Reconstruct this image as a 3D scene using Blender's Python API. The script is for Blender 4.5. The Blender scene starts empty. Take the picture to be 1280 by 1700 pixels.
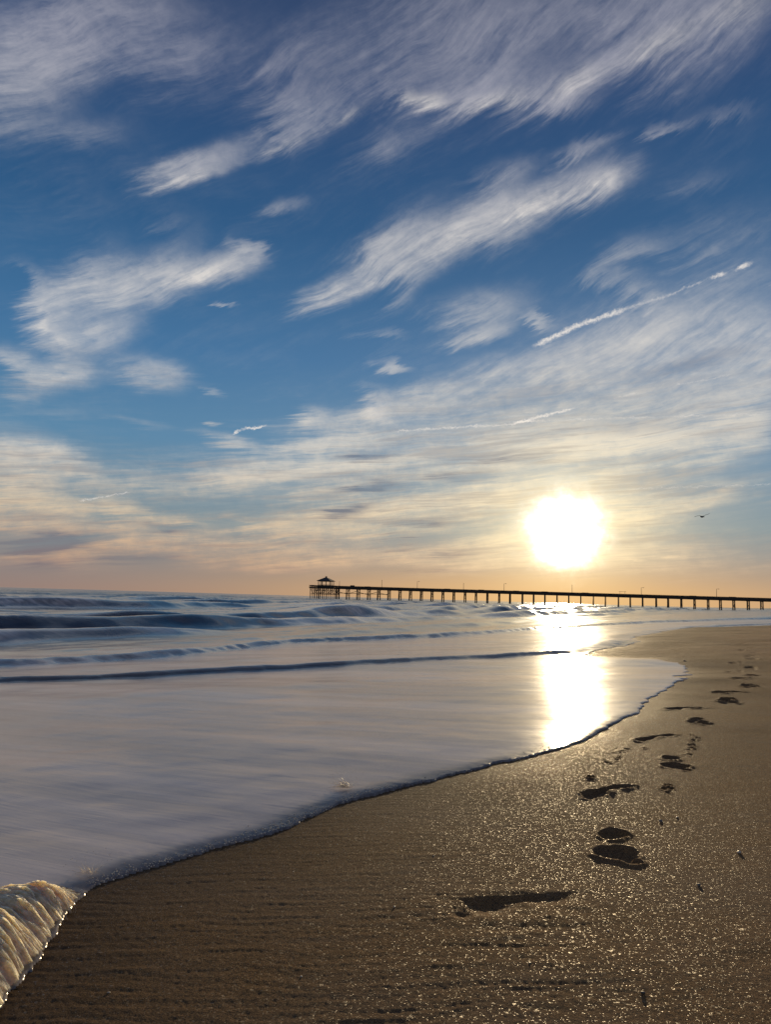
import bpy, bmesh, math, random
import numpy as np
from mathutils import Vector, Matrix
R = math.radians
scene = bpy.context.scene
COL = scene.collection
rng = np.random.default_rng(7)
random.seed(7)

# ------------------------------------------------------------------ camera
EYE_Z = 1.95                      # metres above the sea; the sand under the tripod is 1.25 m up
FOC = 1230.0                      # focal length in photo pixels (photo 1280 x 1700)
PITCH = math.atan(142.5 / FOC)
ROLL = R(1.62)
Fv = Vector((0, math.cos(PITCH), math.sin(PITCH)))
R0 = Vector((1, 0, 0)); U0 = R0.cross(Fv)
Rv = (R0 * math.cos(ROLL) + U0 * math.sin(ROLL)).normalized()
Uv = Rv.cross(Fv).normalized()
cam_d = bpy.data.cameras.new('camera'); cam = bpy.data.objects.new('camera', cam_d); COL.objects.link(cam)
cam.matrix_world = Matrix(((Rv.x, Uv.x, -Fv.x, 0), (Rv.y, Uv.y, -Fv.y, 0), (Rv.z, Uv.z, -Fv.z, EYE_Z), (0, 0, 0, 1)))
cam_d.sensor_fit = 'VERTICAL'; cam_d.sensor_height = 36; cam_d.sensor_width = 36
cam_d.lens = 36 * FOC / 1700
cam_d.clip_start = 0.05; cam_d.clip_end = 20000
scene.camera = cam
EYE = Vector((0, 0, EYE_Z))

def ray(px, py):
    return (Fv * FOC + Rv * (px - 640) - Uv * (py - 850)).normalized()
def azel(px, py):
    d = ray(px, py)
    return math.degrees(math.atan2(d.x, d.y)), math.degrees(math.asin(d.z))

# ------------------------------------------------------------------ colour management
vs = scene.view_settings
vs.view_transform = 'Standard'; vs.look = 'None'; vs.exposure = 0; vs.gamma = 1; vs.use_curve_mapping = False

def lin(r, g, b, k=1.0):
    f = lambda c: ((c / 255) / 12.92 if c / 255 <= .04045 else ((c / 255 + .055) / 1.055) ** 2.4) * k
    return (f(r), f(g), f(b), 1.0)

# ------------------------------------------------------------------ tiny node language
class NT:
    def __init__(s, nt): s.nt = nt; s.i = 0
    def node(s, typ, **kw):
        n = s.nt.nodes.new(typ); s.i += 1
        n.location = (s.i % 40 * 180, -(s.i // 40) * 260)
        for k, v in kw.items(): setattr(n, k, v)
        return n
    def put(s, sock, v):
        if v is None: return
        if isinstance(v, bpy.types.NodeSocket): s.nt.links.new(v, sock)
        else: sock.default_value = v
    def m(s, op, a, b=None, c=None, clamp=False):
        n = s.node('ShaderNodeMath', operation=op, use_clamp=clamp)
        s.put(n.inputs[0], a); s.put(n.inputs[1], b); s.put(n.inputs[2], c)
        return n.outputs[0]
    def add(s, a, b): return s.m('ADD', a, b)
    def sub(s, a, b): return s.m('SUBTRACT', a, b)
    def mul(s, a, b): return s.m('MULTIPLY', a, b)
    def clamp(s, a): return s.m('ADD', a, 0.0, clamp=True)
    def vm(s, op, a, b=None, out=0):
        n = s.node('ShaderNodeVectorMath', operation=op)
        s.put(n.inputs[0], a); s.put(n.inputs[1], b)
        return n.outputs[out]
    def scale(s, a, k):
        n = s.node('ShaderNodeVectorMath', operation='SCALE'); s.put(n.inputs[0], a); s.put(n.inputs[3], k)
        return n.outputs[0]
    def mr(s, v, a, b, c=0.0, d=1.0, kind='SMOOTHSTEP'):
        n = s.node('ShaderNodeMapRange', interpolation_type=kind)
        for i, x in enumerate((v, a, b, c, d)): s.put(n.inputs[i], x)
        return n.outputs[0]
    def xyz(s, x, y, z=0.0):
        n = s.node('ShaderNodeCombineXYZ')
        s.put(n.inputs[0], x); s.put(n.inputs[1], y); s.put(n.inputs[2], z); return n.outputs[0]
    def sep(s, v):
        n = s.node('ShaderNodeSeparateXYZ'); s.put(n.inputs[0], v); return n.outputs
    def mapping(s, v, loc=(0, 0, 0), rot=(0, 0, 0), scl=(1, 1, 1), kind='POINT'):
        n = s.node('ShaderNodeMapping', vector_type=kind)
        s.put(n.inputs[0], v); n.inputs[1].default_value = loc; n.inputs[2].default_value = rot; n.inputs[3].default_value = scl
        return n.outputs[0]
    def noise(s, v, scale=1.0, detail=4, rough=.5, dist=0.0, lac=2.0, color=False):
        n = s.node('ShaderNodeTexNoise'); s.put(n.inputs['Vector'], v)
        n.inputs['Scale'].default_value = scale; n.inputs['Detail'].default_value = detail
        n.inputs['Roughness'].default_value = rough; n.inputs['Distortion'].default_value = dist
        n.inputs['Lacunarity'].default_value = lac
        return n.outputs['Color' if color else 'Fac']
    def mix(s, f, a, b, mode='MIX'):
        n = s.node('ShaderNodeMix', data_type='RGBA', blend_type=mode)
        s.put(n.inputs[0], f); s.put(n.inputs[6], a); s.put(n.inputs[7], b); return n.outputs[2]
    def ramp(s, v, stops, interp='LINEAR'):
        n = s.node('ShaderNodeValToRGB'); e = n.color_ramp; e.interpolation = interp
        while len(e.elements) < len(stops): e.elements.new(.5)
        for el, (p, c) in zip(e.elements, stops): el.position = p; el.color = c
        s.put(n.inputs[0], v); return n.outputs[0]

# ------------------------------------------------------------------ world: low sun, cirrus sky
SUN_AZ, SUN_EL = azel(938, 880)
sun_dir = Vector((math.sin(R(SUN_AZ)) * math.cos(R(SUN_EL)), math.cos(R(SUN_AZ)) * math.cos(R(SUN_EL)), math.sin(R(SUN_EL))))
world = bpy.data.worlds.new('World'); scene.world = world; world.use_nodes = True
world.node_tree.nodes.clear()
W = NT(world.node_tree)
tc = W.node('ShaderNodeTexCoord').outputs['Generated']
dirn = W.vm('NORMALIZE', tc)
dx, dy, dz = W.sep(dirn)
az = W.mul(W.m('ARCTAN2', dx, dy), 57.29578)
el = W.mul(W.m('ARCSINE', dz), 57.29578)
q = W.xyz(az, el, 0.0)

# the whole cirrus field is laid out in degrees of azimuth / elevation
wa = W.noise(W.mapping(q, scl=(.10, .13, 1)), 1, 2, .5, color=True)
wb = W.noise(W.mapping(q, loc=(7, 3, 0), scl=(.45, .7, 1)), 1, 3, .6, color=True)
off_a = W.vm('MULTIPLY', W.vm('SUBTRACT', wa, (.5, .5, .5)), (5.0, 2.6, 0))
off_b = W.vm('MULTIPLY', W.vm('SUBTRACT', wb, (.5, .5, .5)), (2.2, 1.1, 0))
low = W.mr(el, 7.0, 24.0, 0.35, 1.0, 'LINEAR')
qs = W.vm('ADD', q, W.scale(W.vm('ADD', W.scale(off_a, .35), off_b), low))      # for the shapes
qf = W.vm('ADD', q, W.scale(W.vm('ADD', off_a, W.scale(off_b, .12)), low))       # for the fibres

def fibre(angle, sx, sy, loc, detail=6, rough=.58, vec=None):
    return W.noise(W.mapping(W.mapping(vec or qf, rot=(0, 0, -R(angle))), loc=loc, scl=(sx, sy, 1)), 1, detail, rough)
hi = fibre(21, .045, .40, (3, 1, 0), 8, .66)
hi2 = fibre(29, .20, 1.6, (11, 5, 0), 6, .66)
lo = fibre(9, .030, .55, (5, 9, 0), 8, .66)
lo2 = fibre(4, .11, 2.6, (1, 4, 0), 6, .66)
puff = W.noise(W.vm('ADD', q, W.scale(off_b, .3)), .8, 6, .62)
puff2 = W.noise(W.mapping(W.vm('ADD', q, W.scale(off_b, .5)), rot=(0, 0, R(50)), scl=(.7, 2.0, 1)), 1, 6, .68)
zone = W.mr(el, 11.0, 21.0)
fib = W.add(W.mul(W.add(W.mul(hi, .64), W.mul(hi2, .36)), zone), W.mul(W.add(W.mul(lo, .64), W.mul(lo2, .36)), W.sub(1.0, zone)))
slide = W.mul(W.sub(fib, .5), 11.0)
fib = W.add(W.mul(fib, .78), W.mul(W.add(W.mul(puff, .6), W.mul(puff2, .4)), .22))
fdir = W.vm('ADD', W.scale((.90, .44, 0), zone), W.scale((1.0, .12, 0), W.sub(1.0, zone)))
qs = W.vm('ADD', W.vm('ADD', q, W.scale(W.vm('ADD', W.scale(off_a, .30), W.scale(off_b, .55)), low)), W.scale(fdir, slide))

def dense(lst):
    out = []
    for pts, w, amp in lst:
        w = w if isinstance(w, (list, tuple)) else [w] * len(pts); amp = amp if isinstance(amp, (list, tuple)) else [amp] * len(pts)
        for k in range(len(pts) - 1):
            L = math.dist(pts[k], pts[k + 1]); wk = w[min(k, len(w) - 1)]; n_ = int(min(5, max(1, L / (wk * 4))))
            ps = [(pts[k][0] + (pts[k + 1][0] - pts[k][0]) * i / n_, pts[k][1] + (pts[k + 1][1] - pts[k][1]) * i / n_) for i in range(n_ + 1)]
            for i in range(n_):
                f_ = .28 * (1 if n_ > 1 else 0); a_, b_ = ps[i], ps[i + 1]
                out.append(([(a_[0] - (b_[0] - a_[0]) * f_, a_[1] - (b_[1] - a_[1]) * f_), (b_[0] + (b_[0] - a_[0]) * f_, b_[1] + (b_[1] - a_[1]) * f_)], wk, amp[min(k, len(amp) - 1)]))
    return out
def strokes(lst, vec, grow=1.0):
    acc = None; cnt = 0
    for pts, w, amp in lst:
        ae = [azel(*p) for p in pts]
        for k in range(max(1, len(ae) - 1)):
            a = ae[k]; b = ae[min(k + 1, len(ae) - 1)]
            wk = (w[k] if isinstance(w, (list, tuple)) else w) * grow / 21.5
            ak = amp[k] if isinstance(amp, (list, tuple)) else amp
            L = math.hypot(b[0] - a[0], b[1] - a[1])
            ang = math.atan2(b[1] - a[1], b[0] - a[0])
            mp = W.mapping(vec, ((a[0] + b[0]) / 2, (a[1] + b[1]) / 2, 0), (0, 0, ang), (L / 2 + wk * .9, wk, 1), 'TEXTURE')
            r = W.vm('LENGTH', mp, out=1)
            v = W.mr(r, 1.0, 0.0, 0.0, ak)
            acc = v if acc is None else W.add(acc, v)
            cnt += 1
            if cnt % 6 == 0:      # a harmless link that keeps the shader compiler working through the list in order
                vec = W.vm('ADD', vec, W.xyz(W.mul(acc, 1e-7), 0.0, 0.0))
    return acc

# (polyline in photo pixels, half width in px, weight)
BIG = [
    # top veil from the left ridge to the right corner
    ([(235, 300), (420, 240), (600, 150), (820, 110), (1000, 90), (1300, -40)], [30, 44, 60, 76, 90], [1.0, 1.2, 1.15, 1.1, 1.1]),
    ([(430, 150), (640, 60), (900, 30), (1200, -40)], [80, 100, 100], [.75, .85, .9]),
    ([(640, 140), (860, 80)], 60, .5),
    ([(900, 150), (980, 165)], 34, .7),
    ([(560, 250), (740, 205)], 34, .45),
    # top left veil
    ([(-60, 150), (130, 40), (260, -40)], [100, 90], [.85, .7]),
    ([(120, 90), (430, 60)], 80, .5),
    ([(60, 220), (240, 210)], 26, .3),
    # middle plume
    ([(490, 510), (620, 455), (760, 390), (900, 325), (1060, 275)], [34, 52, 60, 42], [.95, 1.2, 1.3, 1.3]),
    ([(760, 310), (900, 265), (1050, 215)], [24, 16], [.6, .7]),
    ([(1060, 215), (1160, 200)], 11, .5),
    ([(600, 430), (740, 340)], 48, .55),
    # left comma
    ([(90, 560), (70, 500), (180, 465), (320, 455), (440, 425)], [48, 50, 50, 34], [.9, .85, 1.15, 1.1]),
    ([(110, 580), (230, 520)], 46, .8),
    ([(290, 380), (320, 440)], 60, .35), ([(400, 400), (440, 420)], 22, .6),
    ([(130, 450), (200, 400)], 40, .3), ([(40, 440), (60, 480)], 20, .35),
    ([(345, 505), (390, 507)], 6, .6),
    ([(410, 350), (540, 320)], 14, .45),
    # left arm under the comma
    ([(0, 580), (70, 625), (160, 620), (320, 635)], [26, 30, 26], [.75, .85, .85]),
    ([(0, 650), (90, 632)], 34, .6), ([(200, 600), (310, 620)], 30, .5), ([(330, 640), (380, 658)], 9, .5),
    # left low group
    ([(-40, 740), (60, 745), (150, 775)], [46, 36], [.8, .8]), ([(-30, 800), (110, 790)], 26, .7),
    # between plume and right sheet
    ([(700, 520), (900, 490)], 40, .6), ([(720, 575), (880, 530)], 18, .75), ([(620, 605), (690, 608)], 13, .8),
    ([(560, 560), (690, 555)], 10, .45), ([(880, 520), (920, 530)], 18, .6), ([(640, 520), (700, 470)], 20, .3),
    ([(980, 420), (1120, 395)], 24, .45), ([(990, 440), (1070, 495), (1160, 560)], 34, .45),
    ([(1050, 330), (1260, 270)], 20, .22), ([(1130, 195), (1270, 185)], 16, .3),
    ([(1090, 430), (1300, 360)], 60, .3),
    # the big right sheet
    ([(880, 640), (1060, 560), (1300, 500)], [90, 110], [.75, .75]),
    ([(620, 680), (760, 640), (900, 620)], [36, 50], [.9, .6]),
    ([(610, 650), (640, 700)], 30, .6), ([(490, 690), (540, 690)], 20, .7),
    ([(430, 740), (700, 720), (1000, 700), (1300, 620)], [50, 70, 90], [1.0, 1.0, .95]),
    ([(1160, 580), (1300, 570)], 46, .5), ([(1080, 710), (1300, 640)], 22, .5),
    ([(310, 785), (520, 775), (800, 770), (1100, 755), (1300, 700)], [30, 50, 56, 44], [1.0, 1.1, 1.1, .95]),
    ([(170, 690), (300, 715), (430, 745)], [9, 14], [.4, .85]), ([(340, 702), (370, 706)], 5, .8),
    ([(470, 830), (800, 820), (1080, 800)], [50, 52], [1.05, 1.1]),
    ([(1050, 850), (1280, 815)], 15, .75), ([(1000, 890), (1110, 880)], 24, .5), ([(1150, 835), (1280, 790)], 9, .4),
    ([(430, 880), (640, 880), (880, 870)], [44, 56], [1.0, 1.0]), ([(980, 850), (1120, 862)], [34], [.7]),
    ([(400, 935), (620, 930), (850, 920)], [26, 26], [.9, .8]),
    ([(700, 640), (1000, 640), (1300, 600)], [60, 80], [.5, .5]), ([(520, 760), (900, 800), (1300, 760)], [50, 60], [.4, .4]),
    ([(480, 760), (760, 745), (1100, 735), (1280, 720)], [50, 60, 50], [.8, .9, .8]), ([(560, 700), (860, 660), (1290, 560)], [46, 80], [.6, .7]), ([(430, 850), (700, 850), (1000, 835)], [36, 36], [.5, .5]),
    ([(-40, 860), (160, 862), (340, 872)], [24, 18], [.7, .6]), ([(330, 910), (560, 905)], 22, .6),
    # left low warm bank
    ([(-40, 845), (120, 835), (250, 850)], [30, 20], [.8, .7]), ([(-40, 880), (160, 880), (330, 878)], [26, 20], [.95, .9]),
    ([(150, 905), (400, 905)], 22, .9), ([(-40, 925), (220, 930), (520, 935)], [34, 22], [.8, .7]),
    ([(370, 852), (420, 865)], 8, .7), ([(300, 870), (330, 868)], 6, .8),
    ([(1045, 930), (1060, 931)], 4, .8), ([(1092, 925), (1130, 923)], 3, .6),
]
TRAIL = [  # condensation trails: crisp, lumpy, nearly straight
    ([(888, 574), (960, 540), (1042, 512)], [8, 8], [.95, .9]),
    ([(1045, 510), (1110, 490), (1170, 465)], [6, 4], [.55, .5]),
    ([(1170, 464), (1215, 450), (1254, 434)], [6, 7], [.85, .9]),
    ([(650, 716), (850, 704), (952, 678)], [4, 4.5], [.7, .9]),
    ([(840, 700), (1280, 686)], 3.2, .55), ([(1120, 640), (1215, 622)], 2.4, .5), ([(1020, 662), (1060, 652)], 4, .5),
    ([(130, 832), (215, 817)], 2.4, .7), ([(384, 722), (402, 712)], 5, .9), ([(404, 712), (440, 708)], 4.5, 1.0),
    ([(1040, 812), (1290, 803)], 3, .5),
]
RIDGE = [  # bright crests inside the veils
    ([(250, 312), (390, 270), (520, 225), (640, 165), (760, 172)], [9, 10, 12, 14], [.5, .7, .9, .8]),
    ([(760, 175), (900, 155), (1020, 110), (1180, 30), (1290, 0)], [20, 22, 26, 26], [.6, .45, .5, .55]),
    ([(690, 430), (820, 365), (960, 320), (1050, 285)], [24, 30, 22], [.45, .7, .6]),
    ([(500, 505), (690, 440)], 12, .5), ([(250, 475), (420, 430)], 16, .6), ([(60, 500), (90, 560), (130, 575)], 9, .5),
    ([(90, 628), (160, 618)], 8, .5), ([(610, 670), (640, 690)], 26, .5),
]
DARK = [   # self-shadowed undersides
    ([(520, 760), (700, 750)], 10, .5), ([(1000, 770), (1200, 745)], 9, .5), ([(900, 790), (1010, 780)], 6, .5), ([(540, 945), (800, 945)], 9, .6), ([(160, 965), (480, 960)], 9, .5),
    ([(200, 870), (330, 880)], 9, .6), ([(980, 905), (1100, 900)], 6, .5), ([(1020, 640), (1290, 560)], 14, .4), ([(760, 660), (1000, 640)], 16, .35),
    ([(560, 815), (700, 800), (830, 786)], [12, 12], [.9, .8]), ([(540, 850), (640, 842)], 14, .7),
    ([(600, 905), (760, 890)], 18, .75), ([(640, 870), (800, 865)], 10, .5), ([(-30, 905), (180, 898)], 20, .95),
    ([(120, 935), (330, 925)], 15, .8), ([(-30, 945), (140, 945)], 16, .7), ([(690, 770), (980, 750)], 12, .4),
    ([(700, 925), (800, 918)], 10, .4), ([(640, 130), (760, 100)], 60, .35), ([(860, 110), (1000, 60)], 40, .4),
    ([(480, 130), (620, 100)], 50, .4), ([(850, 715), (1250, 690)], 14, .3),
]
S = strokes(BIG, qs, 1.18)
RDG = strokes(RIDGE, W.vm('ADD', W.scale(q, .35), W.scale(qs, .65)), 1.2)
TR = strokes(dense(TRAIL), W.vm('ADD', q, W.scale(W.vm('SUBTRACT', W.noise(q, 2.6, 4, .7, color=True), (.5, .5, .5)), .55)))
DK = W.mul(strokes(DARK, W.vm('ADD', qs, W.scale(off_b, .3)), 1.35), 1.9)
behind = W.mr(W.m('ABSOLUTE', az), 32, 42, 0.0, 1.0)          # outside the view: an even scatter of cirrus
over = W.mr(el, 44, 52, 0.0, 1.0)
outside = W.m('MAXIMUM', behind, over)
lowband = W.mul(W.mul(W.mr(el, 1.2, 3.2), W.mr(el, 12.0, 7.0)), W.mul(W.mr(az, -30, 0, .30, .62), W.mr(az, 29, 17, .25, 1.0)))
cover = W.add(W.add(W.add(S, lowband), W.mul(outside, .45)), .15)
n0 = W.mul(W.sub(fib, .5), W.sub(1.35, W.mul(zone, .25)))
sat = W.m('MINIMUM', cover, 1.15)
body = W.mr(cover, 0.05, 1.1)
slow = W.noise(W.mapping(qs, loc=(20, 5, 0), scl=(.10, .22, 1)), 1, 4, .6)
thr = W.mr(W.add(sat, W.mul(W.add(n0, W.mul(W.sub(slow, .5), .5)), W.mul(W.m('MINIMUM', W.add(W.mul(cover, 1.6), .16), 1.0), W.sub(7.6, W.mul(zone, 2.6))))), 0.0, 2.1)
dens = W.add(W.mul(thr, .46), W.mul(body, W.add(W.mul(W.mr(fib, .38, .64, 0.0, 1.0, 'LINEAR'), .44), .14)))
fine = W.mr(fib, .36, .66, 0.0, 1.0, 'LINEAR')
dens = W.clamp(W.add(W.mul(dens, .88), W.mul(W.mul(RDG, 1.0), W.mul(fine, fine))))
trn = W.noise(q, 4.5, 5, .7)
trd = W.mr(W.mul(TR, W.add(W.mul(trn, 1.9), .0)), .12, 1.25)

# clear sky: Nishita underneath, graded towards the deep late-afternoon blue
sky = W.node('ShaderNodeTexSky', sky_type='NISHITA', sun_disc=False)
sky.sun_elevation = R(SUN_EL); sky.sun_rotation = R(SUN_AZ)
sky.altitude = 0; sky.air_density = 1.0; sky.dust_density = 1.0; sky.ozone_density = 3.0
nish = W.scale(sky.outputs[0], .10)
el01 = W.m('DIVIDE', W.m('MAXIMUM', el, 0.0), 60.0)
clear = W.ramp(el01, [(0.0, lin(146, 126, 122)), (.04, lin(126, 128, 134)), (.09, lin(106, 136, 152)), (.19, lin(88, 134, 168)),
                      (.30, lin(64, 114, 158)), (.45, lin(42, 88, 132)), (.60, lin(42, 72, 114)), (.72, lin(50, 68, 102)), (1, lin(38, 58, 96))])
base = W.mix(.06, clear, nish)
# angular distance to the sun
sd = W.m('MULTIPLY', W.m('ARCCOSINE', W.m('MINIMUM', W.vm('DOT_PRODUCT', dirn, tuple(sun_dir), out=1), 1.0)), 57.29578)
daz = W.sub(az, SUN_AZ); delv = W.sub(el, SUN_EL)
sde = W.m('SQRT', W.add(W.mul(W.mul(daz, daz), .30), W.mul(W.mul(delv, delv), 1.0)))   # flattened by the haze near the horizon
warm = W.m('EXPONENT', W.mul(W.add(W.m('POWER', W.mul(W.m('ABSOLUTE', el), 1 / 2.3), 2.0), W.m('POWER', W.mul(W.m('ABSOLUTE', daz), 1 / 24), 2.0)), -1.0))
base = W.mix(W.mul(warm, .85), base, lin(220, 174, 116))
# cloud colour
ccol = W.ramp(el01, [(0.0, lin(214, 166, 136)), (.045, lin(240, 190, 142)), (.10, lin(240, 212, 174)), (.17, lin(226, 217, 204)), (.30, lin(212, 210, 208)),
                     (.45, lin(196, 195, 197)), (.60, lin(168, 168, 180)), (.72, lin(140, 142, 158)), (1, lin(130, 132, 150))])
sunw = W.m('EXPONENT', W.mul(W.m('POWER', W.mul(sde, 1 / 7.0), 1.3), -1.0))
ccol = W.mix(W.clamp(W.mul(sunw, .95)), ccol, lin(255, 238, 200))
shade = W.clamp(W.mul(W.mul(DK, W.add(W.mul(fib, 1.6), -.15)), W.sub(1.0, W.mul(sunw, .5))))
dkcol = W.ramp(el01, [(0, lin(134, 114, 114)), (.12, lin(116, 118, 130)), (.4, lin(120, 126, 144)), (1, lin(88, 96, 124))])
thick = W.mr(W.add(W.mul(lo2, .5), W.mul(W.noise(W.mapping(qs, loc=(2, 8, 0), scl=(.07, .55, 1)), 1, 4, .6), .5)), .44, .60, 0.0, .75)
shade = W.clamp(W.add(shade, W.mul(W.mul(thick, W.sub(1.0, zone)), .75)))
ccol = W.mix(shade, ccol, dkcol)
ccol = W.mix(W.clamp(W.mul(RDG, .9)), ccol, lin(226, 220, 214))
skyc = W.mix(W.mul(dens, W.mr(el, 0.0, 2.2, .25, 1.0)), base, ccol)
skyc = W.mix(W.clamp(trd), skyc, lin(232, 226, 220))
# glow of the sun burning through the thin cloud
rag = W.mul(W.sub(W.add(W.mul(puff, .5), W.mul(lo, .5)), .5), 5.0)
sr = W.add(sd, rag)
core = W.m('EXPONENT', W.mul(W.mul(sr, sr), -1 / 3.3))
halo = W.m('EXPONENT', W.mul(sd, -1 / 3.0))
halo2 = W.m('EXPONENT', W.mul(sde, -1 / 5.5))
skyc = W.vm('ADD', skyc, W.scale(lin(255, 246, 226)[:3], W.mul(core, 5.5)))
skyc = W.vm('ADD', skyc, W.scale(lin(255, 226, 150)[:3], W.mul(halo, .95)))
skyc = W.vm('ADD', skyc, W.scale(lin(255, 206, 120)[:3], W.mul(halo2, .16)))
bg = W.node('ShaderNodeBackground'); W.put(bg.inputs[0], skyc); bg.inputs[1].default_value = 1.0
wo = W.node('ShaderNodeOutputWorld'); W.nt.links.new(bg.outputs[0], wo.inputs[0])
world.cycles.sampling_method = 'MANUAL'; world.cycles.sample_map_resolution = 1024

# ------------------------------------------------------------------ sun
sl = bpy.data.lights.new('sun', 'SUN'); sl.energy = 4.1; sl.angle = R(.55); sl.color = (1.0, .76, .44)
so = bpy.data.objects.new('sun', sl); COL.objects.link(so)
so.rotation_euler = (-sun_dir).to_track_quat('-Z', 'Y').to_euler()

# ------------------------------------------------------------------ numpy noise
_perm = rng.permutation(4096)
_val = rng.random(4096) * 2 - 1
def vnoise(x, y, seed=0):
    xi = np.floor(x).astype(np.int64); yi = np.floor(y).astype(np.int64)
    fx = x - xi; fy = y - yi
    fx = fx * fx * fx * (fx * (fx * 6 - 15) + 10); fy = fy * fy * fy * (fy * (fy * 6 - 15) + 10)
    def h(a, b): return _val[(_perm[(a + seed * 57) & 4095] + b * 131 + _perm[(b + seed * 13) & 4095]) & 4095]
    return (h(xi, yi) * (1 - fx) + h(xi + 1, yi) * fx) * (1 - fy) + (h(xi, yi + 1) * (1 - fx) + h(xi + 1, yi + 1) * fx) * fy
def fbm(x, y, octv=4, gain=.5, seed=0):
    s = 0; a = 1; t = 0
    for i in range(octv):
        s = s + a * vnoise(x, y, seed + i * 7); t += a; a *= gain
        x, y = x * 1.93 + y * .31 + 5.2, y * 1.93 - x * .31 + 1.3
    return s / t
def sstep(a, b, x):
    t = np.clip((x - a) / (b - a), 0, 1); return t * t * (3 - 2 * t)

# ------------------------------------------------------------------ the lie of the beach
SX, SY = math.sin(R(27)), math.cos(R(27))          # along the shore
NX, NY = -SY, SX                                    # out to sea
SLOPE = .05; TOP = 1.25
def plane_z(x, y):
    u = x * NX + y * NY
    z = TOP - SLOPE * u
    z = np.where(u > 60, TOP - SLOPE * 60 - (u - 60) * .012, z)
    z = np.maximum(z, -5.5)
    return np.where(u < -8, TOP + .4 + .02 * (-u - 8), z)        # gently up the beach behind
def onbeach(px, py):
    d = ray(px, py)
    t = -(EYE_Z - TOP) / (d.z + SLOPE * (d.x * NX + d.y * NY))
    return (d.x * t, d.y * t)
def sdist(P, poly):
    """signed distance of points (n,2) to a polyline: positive to its left (the seaward side)"""
    best = np.full(len(P), 1e9); sgn = np.ones(len(P))
    for (ax, ay), (bx, by) in zip(poly[:-1], poly[1:]):
        ex, ey = bx - ax, by - ay; L2 = ex * ex + ey * ey
        t = np.clip(((P[:, 0] - ax) * ex + (P[:, 1] - ay) * ey) / L2, 0, 1)
        qx, qy = P[:, 0] - ax - t * ex, P[:, 1] - ay - t * ey
        d = np.hypot(qx, qy)
        c = ex * (P[:, 1] - ay) - ey * (P[:, 0] - ax)
        m = d < best - 1e-9
        best = np.where(m, d, best); sgn = np.where(m, np.sign(c), sgn)
    return best * sgn
def inside(P, poly):
    c = np.zeros(len(P), bool); x, y = P[:, 0], P[:, 1]
    for (ax, ay), (bx, by) in zip(poly, poly[1:] + poly[:1]):
        hit = ((ay > y) != (by > y))
        with np.errstate(divide='ignore', invalid='ignore'):
            xx = (bx - ax) * (y - ay) / (by - ay) + ax
        c ^= hit & (x < xx)
    return c
def spline(pts, n=6):
    out = []
    P = [pts[0]] + list(pts) + [pts[-1]]
    for i in range(1, len(P) - 2):
        p0, p1, p2, p3 = [np.array(v, float) for v in P[i - 1:i + 3]]
        for k in range(n):
            t = k / n
            out.append(tuple(.5 * (2 * p1 + (p2 - p0) * t + (2 * p0 - 5 * p1 + 4 * p2 - p3) * t * t + (3 * p1 - p0 - 3 * p2 + p3) * t ** 3)))
    out.append(tuple(pts[-1])); return out

EDGE_PX = [(-60, 1790), (0, 1672), (55, 1598), (95, 1535), (125, 1492), (200, 1456), (330, 1417), (450, 1382), (530, 1351), (620, 1318), (750, 1289),
           (870, 1262), (960, 1235), (1010, 1213), (1060, 1188), (1092, 1160), (1120, 1140), (1146, 1112), (1130, 1102), (1092, 1096), (1030, 1091),
           (975, 1088.5), (1000, 1079), (1045, 1070), (1063, 1065), (1050, 1060), (1085, 1052), (1150, 1042.5), (1290, 1038.5)]
def shoreline(pix, before, after, n=5): return before + spline([onbeach(*p) for p in pix], n) + after
edge = shoreline(EDGE_PX, [(-3.2, .2)], [(60, 55), (220, 150), (900, 500)])
edge_poly = edge + [(900, 9000), (-9000, 9000), (-9000, -3000), (-3.4, -3000)]
front2 = shoreline([(-150, 1146), (0, 1134), (200, 1126), (400, 1114), (600, 1104), (780, 1094), (900, 1087.5), (975, 1083), (1010, 1078), (1075, 1062), (1200, 1040)], [(-60, -12)], [(60, 58), (300, 200)])
front3 = shoreline([(-150, 1108), (0, 1112), (150, 1102), (300, 1091), (420, 1077), (520, 1069), (700, 1061), (860, 1050), (960, 1043), (1060, 1036), (1200, 1031)], [(-80, -30)], [(60, 72), (230, 172), (900, 530)])
foamline = shoreline([(-150, 1130), (0, 1120), (300, 1104), (600, 1087), (900, 1074), (1000, 1062), (1200, 1036)], [(-70, -20)], [(60, 62)], 4)

# ------------------------------------------------------------------ footprints: (toe px, heel px, width m, depth m, softness)
PR = [((752, 1512), (938, 1489), .072, .0092, .026), ((1032, 1434), (1020, 1378), .115, .0125, .006), ((965, 1324), (1046, 1305), .072, .016, .006),
      ((1128, 1280), (1116, 1257), .105, .013, .006), ((1056, 1232), (1118, 1222), .066, .014, .006), ((1164, 1206), (1160, 1196), .10, .014, .008),
      ((1104, 1181), (1164, 1177), .08, .010, .014), ((1213, 1168), (1211, 1160), .13, .026, .01), ((1182, 1151.5), (1232, 1148.5), .09, .016, .012),
      ((1247, 1142), (1244, 1136), .13, .022, .01), ((1212, 1128.5), (1262, 1126), .10, .014, .014), ((1250, 1122.5), (1247, 1118), .14, .024, .01),
      ((1206, 1113.5), (1232, 1111), .09, .02, .01), ((1249, 1108.5), (1247, 1105), .14, .024, .01), ((1208, 1102), (1236, 1099.5), .09, .024, .01),
      ((1251, 1096.5), (1250, 1093), .14, .024, .01), ((1234, 1091), (1256, 1088.5), .09, .024, .01), ((1256, 1085.5), (1255, 1082.5), .14, .024, .01),
      ((1226, 1081), (1244, 1079), .09, .024, .01), ((1256, 1077.5), (1255, 1075), .14, .022, .01), ((1222, 1071), (1246, 1069.5), .09, .022, .01),
      ((1226, 1599), (1360, 1592), .05, .0012, .02)]
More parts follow.
